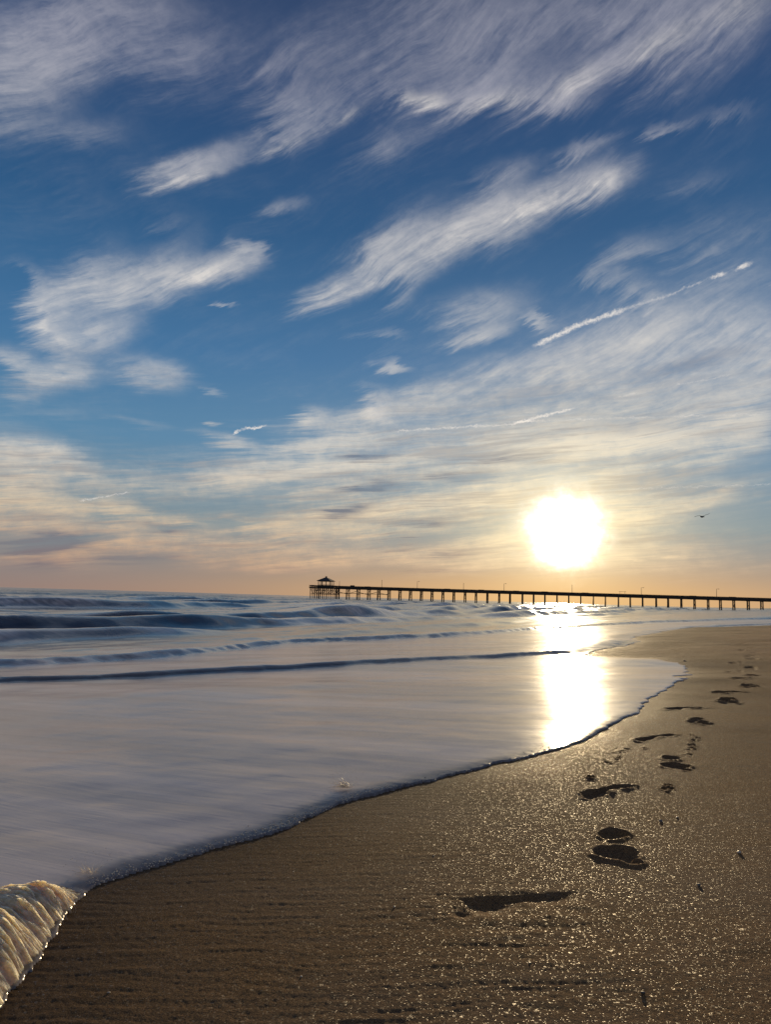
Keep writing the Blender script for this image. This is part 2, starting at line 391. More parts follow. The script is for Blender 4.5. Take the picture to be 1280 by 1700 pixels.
for k in range(7):                      # the trail goes on up the beach, out of sight
    yy = 1066 - k * 3.2
    PR.append(((1232 + (k % 2) * 18, yy), (1246 + (k % 2) * 10, yy - 1.4), .1, .02, .012))
prints = []
for toe, heel, w, dep, soft in PR:
    t = np.array(onbeach(*toe)); h = np.array(onbeach(*heel)); L = np.hypot(*(t - h))
    c = (t + h) / 2
    if L < .24: h = c - (t - h) / max(L, 1e-4) * .135; t = 2 * c - h; L = .27
    if L > .34: e = (t - h) / L; h = c - e * .15; t = c + e * .15; L = .30
    prints.append((h, t, L, w, dep, soft))
dabs = []                               # little pits of flicked sand beside the prints
for cx, cy, sx, sy, n, slope in [(1150, 1240, 9, 14, 20, -.45), (1022, 1256, 22, 12, 12, -.3), (980, 1293, 10, 4, 6, 0), (1108, 1306, 8, 6, 6, 0), (1069, 1243, 4, 2, 2, 0)]:
    for k in range(n):
        v = random.gauss(0, 1); yy = cy + v * sy * .7
        xx = cx + slope * (yy - cy) + random.gauss(0, .45) * sx
        dabs.append((onbeach(xx, yy), random.uniform(.006, .016), random.uniform(.006, .012)))

MOUNDS = [(*onbeach(880, 1527), .13, .036, .0030), (*onbeach(810, 1556), .12, .035, .0024), (*onbeach(960, 1600), .25, .08, .002), (*onbeach(1240, 1560), .10, .06, .002),]
def sand_z(X, Y, detail=True):
    z = plane_z(X, Y)
    if not detail: return z
    r = np.hypot(X, Y)
    z = z + .012 * fbm(X * .55, Y * .55, 4, .5, 3) * np.clip(r / 3, .3, 3)
    # wind and backwash ripples, a few millimetres high, wandering across the slope
    near = np.clip(1.3 - r / 6, 0, 1)
    wx = X + .03 * fbm(X * 3, Y * 3, 3, .5, 9)
    wy = Y + .05 * fbm(X * 2.2, Y * 2.2, 3, .5, 11)
    rip = fbm(wx * 6, wy * 85, 3, .6, 21)
    amt = sstep(.55, -.35, X - .25 * Y) * .85 + .10
    z = z + near * amt * .0013 * rip
    z = z + near * .0008 * fbm(X * 120, Y * 120, 2, .6, 31)
    # footprints
    for h, t, L, w, dep, soft in prints:
        c = (h + t) / 2
        m = np.hypot(X - c[0], Y - c[1]) < .34
        if not m.any(): continue
        ex, ey = (t - h) / L
        x = X[m] - h[0]; y = Y[m] - h[1]
        nn = fbm(X[m] * 30, Y[m] * 30, 3, .6, 41) * (.010 if soft < .015 else .005)
        a = (x * ex + y * ey) / L; b = (-x * ey + y * ex)
        wob = b + nn + .012 * np.sin(a * 3.1)
        heel = np.hypot((a - .15) * L / .052, wob / (w * .36)) - 1
        ball = np.hypot((a - .70) * L / .062, (wob - .002) / (w * .52)) - 1
        arch = np.hypot((a - .42) * L / .085, (wob + w * .16) / (w * .24)) - 1 + (3 if w > .104 and soft < .0065 else 0)
        d = np.minimum(np.minimum(heel, ball), arch + .05) * w * .4
        for q in range(5):
            tx, ty, tr = .93 - .035 * q * (1 if q else 0), (.30 - .17 * q) * w, .014 if q else .020
            d = np.minimum(d, np.hypot((a - tx) * L, wob - ty) - tr)
        d = d + nn * .5
        pit = sstep(soft * .9, -soft * 1.1, d)
        floor = dep * (.55 + .45 * sstep(.1, .75, a)) * (1 + (.45 if soft < .015 else .15) * fbm(X[m] * 55, Y[m] * 55, 3, .6, 5))
        rim = (.50 if soft < .015 else .22) * dep * np.exp(-((d - soft * 1.6) / (soft * 1.5)) ** 2) * np.clip(.55 + 1.3 * fbm(X[m] * 16, Y[m] * 16, 3, .6, 51), 0, 1.6)
        ridge = .32 * dep * np.exp(-((a - .86) * L / .007) ** 2) * sstep(w * .5, w * .3, np.abs(wob)) * pit
        z[m] += rim * (1 - pit) - floor * pit + ridge
    for mx, my, sx_, sy_, hh_ in MOUNDS:
        z = z + hh_ * np.exp(-((X - mx) / sx_) ** 2 - ((Y - my) / sy_) ** 2) * (1 + .3 * fbm(X * 14, Y * 14, 3, .5, 66))
    for (cx, cy), rr, dp in dabs:
        m = np.hypot(X - cx, Y - cy) < .06
        if not m.any(): continue
        d = np.hypot(X[m] - cx, (Y[m] - cy) * .8) + .004 * fbm(X[m] * 90, Y[m] * 90, 2, .6, 6)
        z[m] += -dp * sstep(rr, rr * .3, d) + dp * .35 * np.exp(-((d - rr * 1.25) / .004) ** 2)
    return z

def polar(rows, cols):
    RR, AA = np.meshgrid(rows, cols, indexing='ij')
    return RR * np.sin(AA), RR * np.cos(AA)
def geo(a, b, k):
    n = max(2, int(math.log(b / a) / math.log(1 + k)))
    return list(np.geomspace(a, b, n, endpoint=False))
def grid_mesh(name, X, Y, Z, attrs=None, wrap=True, keep=None, centre=None):
    nr, nc = X.shape
    co = np.stack([X, Y, Z], -1).reshape(-1, 3)
    i = np.arange(nr - 1)[:, None] * nc; j = np.arange(nc)[None, :] if wrap else np.arange(nc - 1)[None, :]
    jn = (j + 1) % nc
    f = np.stack([i + j, i + nc + j, i + nc + jn, i + jn], -1).reshape(-1, 4)[:, ::-1]
    if keep is not None:
        k = keep.reshape(-1); f = f[k[f].any(1)]
        used = np.zeros(len(co), bool); used[f.reshape(-1)] = True
        idx = np.cumsum(used) - 1; f = idx[f]; co = co[used]
        attrs = {n: v.reshape(-1)[used] for n, v in (attrs or {}).items()}
    tris = None
    me = bpy.data.meshes.new(name)
    nv = len(co)
    if centre is not None:
        co = np.vstack([co, [centre]])
        tris = np.stack([np.full(nc, nv), np.arange(nc), (np.arange(nc) + 1) % nc], -1)[:, ::-1]
    me.vertices.add(len(co)); me.vertices.foreach_set('co', co.astype(np.float32).reshape(-1))
    ll = f.reshape(-1); tot = np.full(len(f), 4)
    if tris is not None: ll = np.concatenate([ll, tris.reshape(-1)]); tot = np.concatenate([tot, np.full(len(tris), 3)])
    me.loops.add(len(ll)); me.loops.foreach_set('vertex_index', ll.astype(np.int32))
    st = np.concatenate([[0], np.cumsum(tot)[:-1]])
    me.polygons.add(len(tot)); me.polygons.foreach_set('loop_start', st.astype(np.int32)); me.polygons.foreach_set('loop_total', tot.astype(np.int32))
    me.polygons.foreach_set('use_smooth', np.ones(len(tot), bool))
    me.update(calc_edges=True)
    for n, v in (attrs or {}).items():
        at = me.attributes.new(n, 'FLOAT', 'POINT'); v = v.reshape(-1)
        if len(v) < len(co): v = np.append(v, 0)
        at.data.foreach_set('value', v.astype(np.float32))
    me.validate()
    o = bpy.data.objects.new(name, me); COL.objects.link(o); return o

def azcols(step, half=36):
    fine_ = np.arange(-half, half, math.degrees(step))
    coarse = np.arange(half, 360 - half, 3.0)
    return np.radians(np.concatenate([fine_, coarse]))

# ------------------------------------------------------------------ materials of the setting
def new_mat(name):
    m = bpy.data.materials.new(name); m.use_nodes = True; m.node_tree.nodes.clear()
    n = NT(m.node_tree); b = n.node('ShaderNodeBsdfPrincipled'); o = n.node('ShaderNodeOutputMaterial')
    n.nt.links.new(b.outputs[0], o.inputs[0]); return m, n, b
def bump(n, h, strength, dist, normal=None):
    b = n.node('ShaderNodeBump'); b.inputs['Strength'].default_value = strength; b.inputs['Distance'].default_value = dist
    n.put(b.inputs['Height'], h)
    if normal is not None: n.put(b.inputs['Normal'], normal)
    return b.outputs[0]
def attr(n, name):
    a = n.node('ShaderNodeAttribute', attribute_name=name); return a.outputs['Fac']

M_SAND, n, b = new_mat('sand')
pos = n.node('ShaderNodeNewGeometry').outputs['Position']
wet = attr(n, 'wet')
gr = n.noise(pos, 520, 2, .7); gr2 = n.noise(pos, 150, 3, .7); blot = n.noise(pos, 1.6, 4, .6); blot2 = n.noise(n.mapping(pos, rot=(0, 0, .2), scl=(3, 22, 3)), 1, 4, .6)
cell = n.node('ShaderNodeTexVoronoi', feature='F1'); n.put(cell.inputs['Vector'], pos); cell.inputs['Scale'].default_value = 480
cellc = cell.outputs['Color']; rnd = n.sep(cellc)[0]
col = n.ramp(gr, [(0.30, (.032, .017, .008, 1)), (.48, (.165, .089, .036, 1)), (.60, (.32, .178, .074, 1)), (.72, (.56, .33, .14, 1))])
col = n.mix(n.mr(gr2, .52, .66, 0, .55), col, (.05, .032, .018, 1))
col = n.mix(n.mr(blot, .35, .7, 0, .35), col, (.20, .145, .10, 1))
col = n.mix(n.mr(blot2, .5, .75, 0, .35), col, (.15, .11, .08, 1))
col = n.mix(n.mr(rnd, .86, .93), col, (.05, .04, .035, 1))
col = n.mix(n.mul(wet, .75), col, n.mix(.5, col, (.06, .045, .035, 1)))
col = n.mix(attr(n, 'dry'), col, n.mix(1.0, col, (1.5, 1.42, 1.42, 1), 'MULTIPLY'))
col = n.mix(n.mul(attr(n, 'damp_shade'), .62), col, n.mix(.75, col, (.035, .024, .015, 1)))  # damp sand by the wash, with the dark corner's shade painted into its colour
n.put(b.inputs['Base Color'], col)
cell2 = n.node('ShaderNodeTexVoronoi', feature='F1'); n.put(cell2.inputs['Vector'], pos); cell2.inputs['Scale'].default_value = 210
glint = n.m('MAXIMUM', n.mr(n.sep(cellc)[1], .93, .985), n.mr(n.sep(cell2.outputs['Color'])[1], .985, 1.0))
rough = n.m('SUBTRACT', n.m('SUBTRACT', .95, n.mul(glint, .45)), n.mul(wet, .18))
n.put(b.inputs['Roughness'], rough)
n.put(b.inputs['Specular IOR Level'], n.add(.03, n.mul(glint, .30)))
n.put(b.inputs['Specular Tint'], n.mix(glint, (1, .92, .8, 1), (1, .74, .38, 1)))
hh = n.add(n.mul(gr, .45), n.add(n.mul(gr2, 1.1), n.mul(rnd, .25)))
nm = bump(n, hh, .95, .0026)
dry = n.m('SUBTRACT', 1.0, n.mul(wet, .7))
bn = nm.node; n.put(bn.inputs['Strength'], n.mul(dry, .95))
n.put(b.inputs['Normal'], nm)

M_SEA, n, b = new_mat('sea_water')
pos = n.node('ShaderNodeNewGeometry').outputs['Position']
foam = attr(n, 'foam'); film = attr(n, 'film')
flow = n.mapping(pos, rot=(0, 0, R(27)))            # x across the flow, y along the shore after the turn
fl1 = n.noise(n.mapping(flow, scl=(.8, 9, 1)), 1, 5, .6)
fl2 = n.noise(n.mapping(flow, loc=(4, 2, 0), scl=(.16, 1.4, 1)), 1, 4, .55)
fl3 = n.noise(n.mapping(flow, loc=(4, 2, 0), scl=(5, 60, 1)), 1, 4, .6)
fm = n.clamp(n.mul(foam, n.add(.70, n.mul(n.sub(n.add(n.mul(fl1, .35), n.mul(fl2, .65)), .5), n.sub(2.6, n.mul(film, 1.4))))))
fm = n.m('MAXIMUM', fm, 0.0)
deep = n.mix(film, (.006, .016, .034, 1), (.035, .045, .065, 1))
milk = n.mix(n.mr(fl2, .35, .65), (.80, .67, .58, 1), (.88, .74, .65, 1))
n.put(b.inputs['Base Color'], n.mix(fm, deep, milk))
n.put(b.inputs['Roughness'], n.add(.15, n.mul(film, .02)))
n.put(b.inputs['Coat Weight'], n.mul(film, .0)); b.inputs['Coat Roughness'].default_value = .09; b.inputs['Coat IOR'].default_value = 1.33
n.put(b.inputs['Specular IOR Level'], n.sub(.40, n.mul(film, .30)))
b.inputs['IOR'].default_value = 1.33
h1 = n.add(n.mul(fl1, .6), n.mul(fl3, .22))
farw = n.noise(n.mapping(flow, scl=(.5, .12, 1)), 1, 6, .6)
bf = bump(n, farw, 1.0, .8); n.put(bf.node.inputs['Strength'], n.mul(attr(n, 'far'), .8))
n.put(b.inputs['Normal'], bump(n, h1, .26, .012, bf))

# ------------------------------------------------------------------ sand: one sheet out past the horizon
rows = np.array(geo(.12, .9, .06) + geo(.9, 9.5, .0038) + geo(9.5, 60, .012) + geo(60, 9000, .09))
cols = azcols(.0024)
X, Y = polar(rows, cols)
Z = sand_z(X, Y)
P = np.stack([X.reshape(-1), Y.reshape(-1)], -1)
near = (np.hypot(P[:, 0], P[:, 1]) < 90)
dE = np.full(len(P), -50.0); dE[near] = sdist(P[near], edge)
ins = inside(P, edge_poly)
dd = np.where(ins, np.abs(dE), -np.abs(dE))
wetv = np.exp(np.minimum(dd, 0) / .30) * .8 + .2 * np.exp(np.minimum(dd, 0) / 1.6)
wetv = np.clip(wetv * (1 + .4 * fbm(P[:, 0] * 2, P[:, 1] * 2, 3, .5, 61)), 0, 1)
damp_shade_v = np.clip(1.1 * np.exp(np.minimum(dd, 0) / .75) * sstep(9, 3, np.hypot(P[:, 0], P[:, 1])) * (1 + .5 * fbm(P[:, 0] * 1.5, P[:, 1] * 1.5, 3, .5, 62)), 0, 1)  # damp plus painted shade: strongest at the water's edge, only near the camera
so_ = grid_mesh('beach', X, Y, Z, {'wet': wetv, 'damp_shade': damp_shade_v, 'dry': sstep(.7, 3.2, -dd) * np.clip(.85 + .6 * fbm(P[:, 0] * .8, P[:, 1] * .8, 3, .5, 63), 0, 1)}, centre=(0, 0, float(plane_z(np.array(0.), np.array(0.)))))
so_.data.materials.append(M_SAND); so_['kind'] = 'structure'

# ------------------------------------------------------------------ sea: thin wash on the sand, low bores, breakers, open water
rows = np.array(geo(.5, .9, .03) + geo(.9, 10, .0055) + geo(10, 420, .0085) + geo(420, 14000, .03))
cols = azcols(.0027)
X, Y = polar(rows, cols)
x = X.reshape(-1); y = Y.reshape(-1); r = np.hypot(x, y)
P = np.stack([x + .035 * fbm(x * 3.2, y * 3.2, 3, .55, 71) * np.clip(r / 3, .5, 3) + .010 * fbm(x * 22, y * 22, 2, .6, 72),
              y + .035 * fbm(x * 3.2, y * 3.2, 3, .55, 73) * np.clip(r / 3, .5, 3) + .010 * fbm(x * 22, y * 22, 2, .6, 74)], -1)
near = r < 400
dE = np.full(len(x), 500.); dE[near] = np.abs(sdist(P[near], edge))
dE = np.where(inside(P, edge_poly), dE, -dE)
d2 = np.full(len(x), 500.); d2[near] = sdist(P[near], front2)
d3 = np.full(len(x), 500.); d3[near] = sdist(P[near], front3)
dF = np.full(len(x), 500.); dF[near] = sdist(P[near], foamline)
u = x * NX + y * NY; v = x * SX + y * SY
sz = plane_z(x, y) + .012 * fbm(x * .55, y * .55, 4, .5, 3) * np.clip(r / 3, .3, 3) * (r < 60)
ed = np.maximum(dE, 0)
tk = np.clip(.75 + .9 * fbm(x * 2.3, y * 2.3, 3, .6, 76), .3, 1.5)
thin = np.clip(1.3 - r / 6.0, .20, 1)
lip = .005 * (1 - np.exp(-ed / .006)) + tk * .68 * thin * (.012 * (1 - np.exp(-ed / .12)) + .004 * np.exp(-((ed - .07) / .05) ** 2)) + .0012 * fbm(x * 45, y * 45, 2, .6, 77) * np.exp(-ed / .12)
T = np.where(dE > 0, lip, -.03)
# low swell lines inside the wash
T = T + np.where(dE > 0, 1, 0) * .004 * fbm(u * 1.2, v * .5, 3, .5, 81) * sstep(0, .5, ed)
fr2 = sstep(-.02, .22, d2); T += .05 * fr2 * sstep(0, .6, ed) * (1 - .5 * sstep(0.3, 3, d2))
fr3 = sstep(-.05, .45, d3); T += .10 * fr3 * sstep(0, 1.0, ed)
chop = sstep(0.2, 2.5, d3)
T += chop * .05 * fbm(u * .9, v * .14, 3, .5, 91) + chop * .012 * fbm(u * 3.0, v * .7, 3, .55, 92)
surf = sz + T
# breakers: (distance out from the shore, height, front length, back length, seed)
WV = [(12.2, .12, .7, 3, 1), (16.5, .26, .9, 4.5, 2), (23, .60, 1.2, 5, 3), (33.5, .92, 1.7, 7, 4), (47, .80, 1.8, 9, 5), (64, .92, 2.4, 12, 6), (86, .75, 2.6, 15, 7),
      (112, .75, 3.2, 18, 8), (146, .66, 4, 22, 9), (190, .66, 5, 26, 10), (245, .6, 7, 30, 11), (320, .7, 10, 40, 12)]
crest = np.zeros_like(x); faceL = np.zeros_like(x)
for c0, A, fw, bw, sd_ in WV:
    cc = c0 + c0 * .06 * fbm(v * .035, u * 0 + sd_, 3, .5, 100 + sd_) + .5 * fbm(v * .22, u * 0, 3, .5, 120 + sd_)
    am = A * np.clip(.88 + 1.25 * fbm(v * .045 + sd_ * 3.3, u * 0, 3, .6, 140 + sd_), .18, 1.35)
    t = u - cc
    pr = np.where(t < 0, np.exp(-(t / fw) ** 2), np.exp(-(t / bw) ** 2 * 1.3))
    surf = surf * 1.0 + am * pr
    crest = np.maximum(crest, np.where(t < 0, np.exp(-(t / (fw * .28)) ** 2), np.exp(-(t / (bw * .55)) ** 2)) * sstep(.1, .8, am / A) * (.55 + .8 * fbm(v * .12, t * .4, 4, .6, 160 + sd_)))
    faceL = np.maximum(faceL, np.exp(-((t + fw * .9) / (fw * .6)) ** 2) * np.clip(am / A, 0, 1))
sea0 = np.where(u > 20, 0.0, -9)
rip = (.05 * fbm(u * .25, v * .10, 4, .5, 181) + .03 * fbm(u * .9, v * .3, 3, .55, 182)) * sstep(14, 30, u)
fade = 1 - sstep(500, 2500, r)
chp = fbm(u * .42, v * .07, 4, .55, 183) + .4 * fbm(u * 1.3, v * .22, 3, .55, 184)
rip = rip + (.07 * np.abs(chp) * 1.4 + .06 * chp) * sstep(12, 26, u) + .10 * chp * sstep(60, 160, r)
wsum = surf - (sz + T)
base_z = np.maximum(sz + T, sea0)
Zw = base_z + (wsum + rip * fade)
Zw = np.where(dE > 0, Zw, sz - .04)
foamv = np.where(d3 < 0, 1.0, 0.0)
foamv = foamv * (1 - .95 * np.exp(-((d2 - .06) / .16) ** 2)) * (1 - .30 * np.exp(-((dF) / .25) ** 2))
foamv = foamv * (1 - .80 * np.exp(-((ed - .03) / .075) ** 2) * sstep(6.5, 4.5, r))       # the clear lip at the very edge
streak = fbm(u * .30, v * .035, 4, .55, 191); streak2 = fbm(u * 1.3, v * .12, 4, .6, 192)
sea_f = np.clip(.10 + 1.2 * streak + .6 * streak2, 0, .85) * sstep(300, 80, u)
back = np.clip(crest * (.85 + 1.3 * streak2 + .9 * streak), 0, .95)
sea_f = np.maximum(sea_f, back * sstep(220, 80, u))
torn = np.zeros_like(x)
for c0, A, fw, bw, sd_ in WV[1:6]:
    pt = sstep(.02, .28, fbm(v * .075 + sd_ * 1.7, u * .02, 3, .6, 220 + sd_))
    torn = np.maximum(torn, pt * np.exp(-((u - c0 + fw * .3) / (fw * 1.3)) ** 2) * np.clip(.75 + .9 * fbm(u * 1.6, v * .35, 4, .65, 240 + sd_), 0, 1))
sea_f = np.maximum(sea_f * (1 - .85 * faceL), .9 * torn)
sea_f = np.maximum(sea_f, .75 * sstep(2.6, .5, d3) * (1 - .6 * np.exp(-(d3 / .35) ** 2)) * (.7 + .5 * fbm(u * 2, v * .8, 3, .6, 193)))
foamv = np.where(d3 < 0, foamv, sea_f)
keep = (dE > -.12)
sea = grid_mesh('sea', X, Y, Zw.reshape(X.shape), {'foam': foamv, 'film': (d3 < 0) * 1.0, 'far': sstep(60, 350, r)}, keep=keep)
sea.data.materials.append(M_SEA); sea['kind'] = 'structure'
def surf_z(px_, py_):      # height of the sea sheet at a point, by nearest vertex
    k = int(np.argmin((x - px_) ** 2 + (y - py_) ** 2)); return float(Zw[k])

# ------------------------------------------------------------------ mesh helpers for the things
class MB:
    def __init__(s): s.v = []; s.f = []
    def box(s, c, d, M=None):
        """box centred on c with full sizes d; M optionally orients it"""
        b = len(s.v)
        for k in range(8):
            p = Vector(((k & 1) - .5, ((k >> 1) & 1) - .5, ((k >> 2) & 1) - .5)); p = Vector((p.x * d[0], p.y * d[1], p.z * d[2]))
            if M is not None: p = M @ p
            s.v.append(tuple(Vector(c) + p))
        for q in ((0, 2, 3, 1), (4, 5, 7, 6), (0, 1, 5, 4), (2, 6, 7, 3), (0, 4, 6, 2), (1, 3, 7, 5)): s.f.append(tuple(b + i for i in q))
        return s
    def beam(s, a, b, w, h):
        a = Vector(a); b = Vector(b); d = b - a; L = d.length
        z = d.normalized(); x = z.cross(Vector((0, 0, 1)))
        x = x.normalized() if x.length > 1e-4 else Vector((1, 0, 0)); yv = z.cross(x)
        return s.box((a + b) / 2, (w, h, L), Matrix((x, yv, z)).transposed())
    def tube(s, pts, rad, n=8, cap=True):
        pts = [Vector(p) for p in pts]; rad = rad if isinstance(rad, (list, tuple)) else [rad] * len(pts)
        b = len(s.v); prev = None
        for i, p in enumerate(pts):
            d = (pts[min(i + 1, len(pts) - 1)] - pts[max(i - 1, 0)]).normalized()
            x = (prev - d * prev.dot(d)) if prev is not None else d.cross(Vector((0, 0, 1)))
            if x.length < 1e-4: x = d.cross(Vector((1, 0, 0)))
            x.normalize(); prev = x; yv = d.cross(x)
            for k in range(n):
                t = 2 * math.pi * k / n; s.v.append(tuple(p + (x * math.cos(t) + yv * math.sin(t)) * rad[i]))
        for i in range(len(pts) - 1):
            for k in range(n):
                s.f.append((b + i * n + k, b + i * n + (k + 1) % n, b + (i + 1) * n + (k + 1) % n, b + (i + 1) * n + k))
        if cap: s.f.append(tuple(b + k for k in range(n))[::-1]); s.f.append(tuple(b + (len(pts) - 1) * n + k for k in range(n)))
        return s
    def build(s, name, mat, parent=None, smooth=False):
        me = bpy.data.meshes.new(name); me.from_pydata(s.v, [], s.f); me.materials.append(mat)
        if smooth: me.polygons.foreach_set('use_smooth', [True] * len(me.polygons))
        me.update(); o = bpy.data.objects.new(name, me); COL.objects.link(o)
        if parent is not None: o.parent = parent
        return o
def tag(o, label, cat, group=None, kind=None):
    if label: o['label'] = label
    if cat: o['category'] = cat
    if group: o['group'] = group
    if kind: o['kind'] = kind
    return o
def empty(name, loc, rz=0.0):
    o = bpy.data.objects.new(name, None); COL.objects.link(o); o.location = loc; o.rotation_euler = (0, 0, rz); o.empty_display_size = .3; return o
def wood(name, c, sc=6):
    m, n, b = new_mat(name)
    p = n.node('ShaderNodeTexCoord').outputs['Object']
    g = n.noise(n.mapping(p, scl=(sc, sc, sc * .2)), 1, 5, .65); st = n.noise(p, .8, 4, .6)
    c0 = n.mix(g, tuple(v * .55 for v in c) + (1,), tuple(v * 1.4 for v in c) + (1,))
    n.put(b.inputs['Base Color'], n.mix(n.mr(st, .45, .75, 0, .5), c0, (.03, .028, .022, 1)))
    b.inputs['Roughness'].default_value = .85
    n.put(b.inputs['Normal'], bump(n, g, .4, .02)); return m
M_DECK = wood('weathered_deck_wood', (.050, .036, .026)); M_PILE = wood('creosoted_pile_wood', (.04, .03, .022), 4); M_ROOF = wood('shingle', (.05, .045, .045), 3)
M_METAL, n, b = new_mat('dark_galvanised_metal'); pz = n.node('ShaderNodeTexCoord').outputs['Object']
n.put(b.inputs['Base Color'], n.ramp(n.noise(pz, 5, 4), [(.3, (.05, .05, .055, 1)), (.7, (.11, .11, .115, 1))])); b.inputs['Roughness'].default_value = .5; b.inputs['Metallic'].default_value = .6

# ------------------------------------------------------------------ the fishing pier
PA = Vector((-40.0, 425.0, 0)); PB = Vector((188.0, 361.0, 0))
pu = (PB - PA).normalized(); ang = math.atan2(pu.y, pu.x); LEN = (PB - PA).length
pier = empty('fishing_pier', (PA.x, PA.y, 0), ang)
tag(pier, 'long dark wooden fishing pier on braced piles crossing the horizon', 'pier')
XE = LEN + 72                                  # runs on towards the dunes, out of the frame
HW = 2.9
def dz(xx): return 6.95 - .0040 * max(xx, 0)
def deck_mesh():
    m = MB()
    st = 6.05; k = 0; xx = 15.0
    while xx < XE:
        x1 = min(xx + st, XE); z0, z1 = dz(xx), dz(x1)
        m.beam((xx, 0, z0 - .06), (x1 - .01, 0, z1 - .06), HW * 2 + .5, .12)
        for yy in (-HW, -.7, .7, HW): m.beam((xx, yy, z0 - .42), (x1, yy, z1 - .42), .2, .6)
        xx = x1
    return m
deck_mesh().build('deck', M_DECK, pier)
e = MB(); e.box((7.0, 0, dz(0) - .08), (15.0, 10.5, .16))
for yy in (-5, -3, -1, 1, 3, 5): e.box((7.0, yy, dz(0) - .40), (15.2, .2, .46))
e.box((-.5, 0, dz(0) - .34), (.1, 10.6, .6)); e.box((14.6, 0, dz(0) - .34), (.1, 10.6, .6))
e.build('end_platform', M_DECK, pier)
def rail_run(m, a, b, sp=2.0, boards=(1.08, .88, .68, .48, .28, .08)):
    a = Vector(a); b = Vector(b); L = (b - a).length; n_ = max(1, round(L / sp))
    for i in range(n_ + 1):
        p = a.lerp(b, i / n_); m.box((p.x, p.y, p.z + .55), (.11, .11, 1.1))
    for h in boards: m.beam(a + Vector((0, 0, h)), b + Vector((0, 0, h)), .05 if h < 1 else .2, .15 if h < 1 else .05)
for side in (-1, 1):
    m = MB(); xx = 14.5
    while xx < XE:
        x1 = min(xx + 12.1, XE)
        rail_run(m, (xx, side * (HW + .16), dz(xx)), (x1, side * (HW + .16), dz(x1))); xx = x1
    m.build('railing', M_DECK, pier)
m = MB()
for a_, b_ in [((-.4, -5.2), (14.4, -5.2)), ((14.4, 5.2), (-.4, 5.2)), ((-.4, 5.2), (-.4, -5.2)), ((14.4, -5.2), (14.4, -2.5)), ((14.4, 2.5), (14.4, 5.2))]:
    rail_run(m, (*a_, dz(0)), (*b_, dz(0)), 1.6, (1.08, .88, .68, .48, .28))
tag(m.build('railing', M_DECK, pier), 'close boarded railing round the seaward end platform', None)

def pile_mesh(xx, y0, y1, top, n=8, r=.27):
    return MB().tube([(xx, y0, top), (xx, (y0 + y1) / 2, top / 2 - 2), (xx, y1, -6.5)], [r, r * 1.05, r * 1.1], n)
bents = [14.9 + 6.05 * k for k in range(int((XE - 15) / 6.05) + 1)]
brc = random.Random(4)
for k, bx in enumerate(bents):
    top = dz(bx) - .74; jit = brc.uniform(-.25, .25); bx2 = bx + jit; wide = 1.0 if k % 5 else 1.5
    cap_ = MB().box((bx2, 0, top - .02), (.42, HW * 2 + .9, .34)).build('pile_cap', M_PILE, pier)
    lean = brc.uniform(.1, .5)
    for s_ in (-1, 1):
        pile_mesh(bx2, s_ * (HW - .35), s_ * (HW - .35 + lean * 1.1), top).build('pile', M_PILE, cap_)
    # a short raking pile alongside every bent, and the cross brace between the legs
    br = MB(); q = brc.random(); zt = top - .35; zb = top - brc.uniform(2.6, 3.4); y1_ = HW - .35 + lean * .35
    if q < .8: br.beam((bx2 + .22, -HW + .35, zt), (bx2 + .22, y1_, zb), .07, .26)
    if q > .25: br.beam((bx2 - .22, HW - .35, zt), (bx2 - .22, -y1_, zb), .07, .26)
    br.beam((bx2 + .30, -y1_, zb), (bx2 + .30, y1_, zb), .07, .24)
    br.beam((bx2 - .1, .2, zt), (bx2 - brc.uniform(.4, 1.2), .2, -6), .3, .3)
    br.build('cross_brace', M_PILE, cap_)
    if k < 5:
        lb = MB(); nx = bents[k + 1]
        lb.beam((bx2, -HW, top - 2.3), (nx, -HW, dz(nx) - 2.9), .08, .26)
        lb.beam((bx2, -HW - .1, top - 1.2 - (k % 2) * 1.6), (nx, -HW - .1, dz(nx) - 3.3 + (k % 2) * 1.6), .08, .24)
        lb.build('side_brace', M_PILE, cap_)
for r_ in range(7):                            # the crowded piles under the end platform
    bx = .1 + r_ * 2.35; top = dz(0) - .64
    cap_ = MB().box((bx, 0, top - .02), (.4, 10.6, .34)).build('pile_cap', M_PILE, pier)
    ys = (-4.8, -1.8, 1.8, 4.8)
    for j, yy in enumerate(ys):
        pile_mesh(bx, yy, yy + brc.uniform(-.3, .3), top, 8, .34 if (r_ == 2 and j in (0, 1)) else .19).build('pile', M_PILE, cap_)
    br = MB()
    for a_, b_ in zip(ys[:-1], ys[1:]):
        br.beam((bx + .25, a_, top - .3), (bx + .25, b_, top - 3.2), .07, .24)
    if r_ < 6:
        for yy in (-4.8, 4.8):
            br.beam((bx, yy - .2, top - .4), (bx + 2.35, yy - .2, top - 3.4), .07, .26)
            if r_ % 2: br.beam((bx, yy - .3, top - 3.3), (bx + 2.35, yy - .3, top - .6), .07, .24)
            br.beam((bx, yy - .25, top - 3.3), (bx + 2.35, yy - .25, top - 3.3), .07, .24)
    br.build('cross_brace', M_PILE, cap_)

def on_pier(xx, yy, zz=0.0):
    v_ = Vector((math.cos(ang), math.sin(ang), 0)); w_ = Vector((-math.sin(ang), math.cos(ang), 0))
    p = PA + v_ * xx + w_ * yy; return Vector((p.x, p.y, dz(xx) + zz))
def pier_x(px):                                # distance along the pier seen at photo column px
    d = ray(px, 992); t = math.tan(math.atan2(d.x, d.y))
    # PA + s*pu on the ray: x = t*y
    return (t * PA.y - PA.x) / (pu.x - t * pu.y)

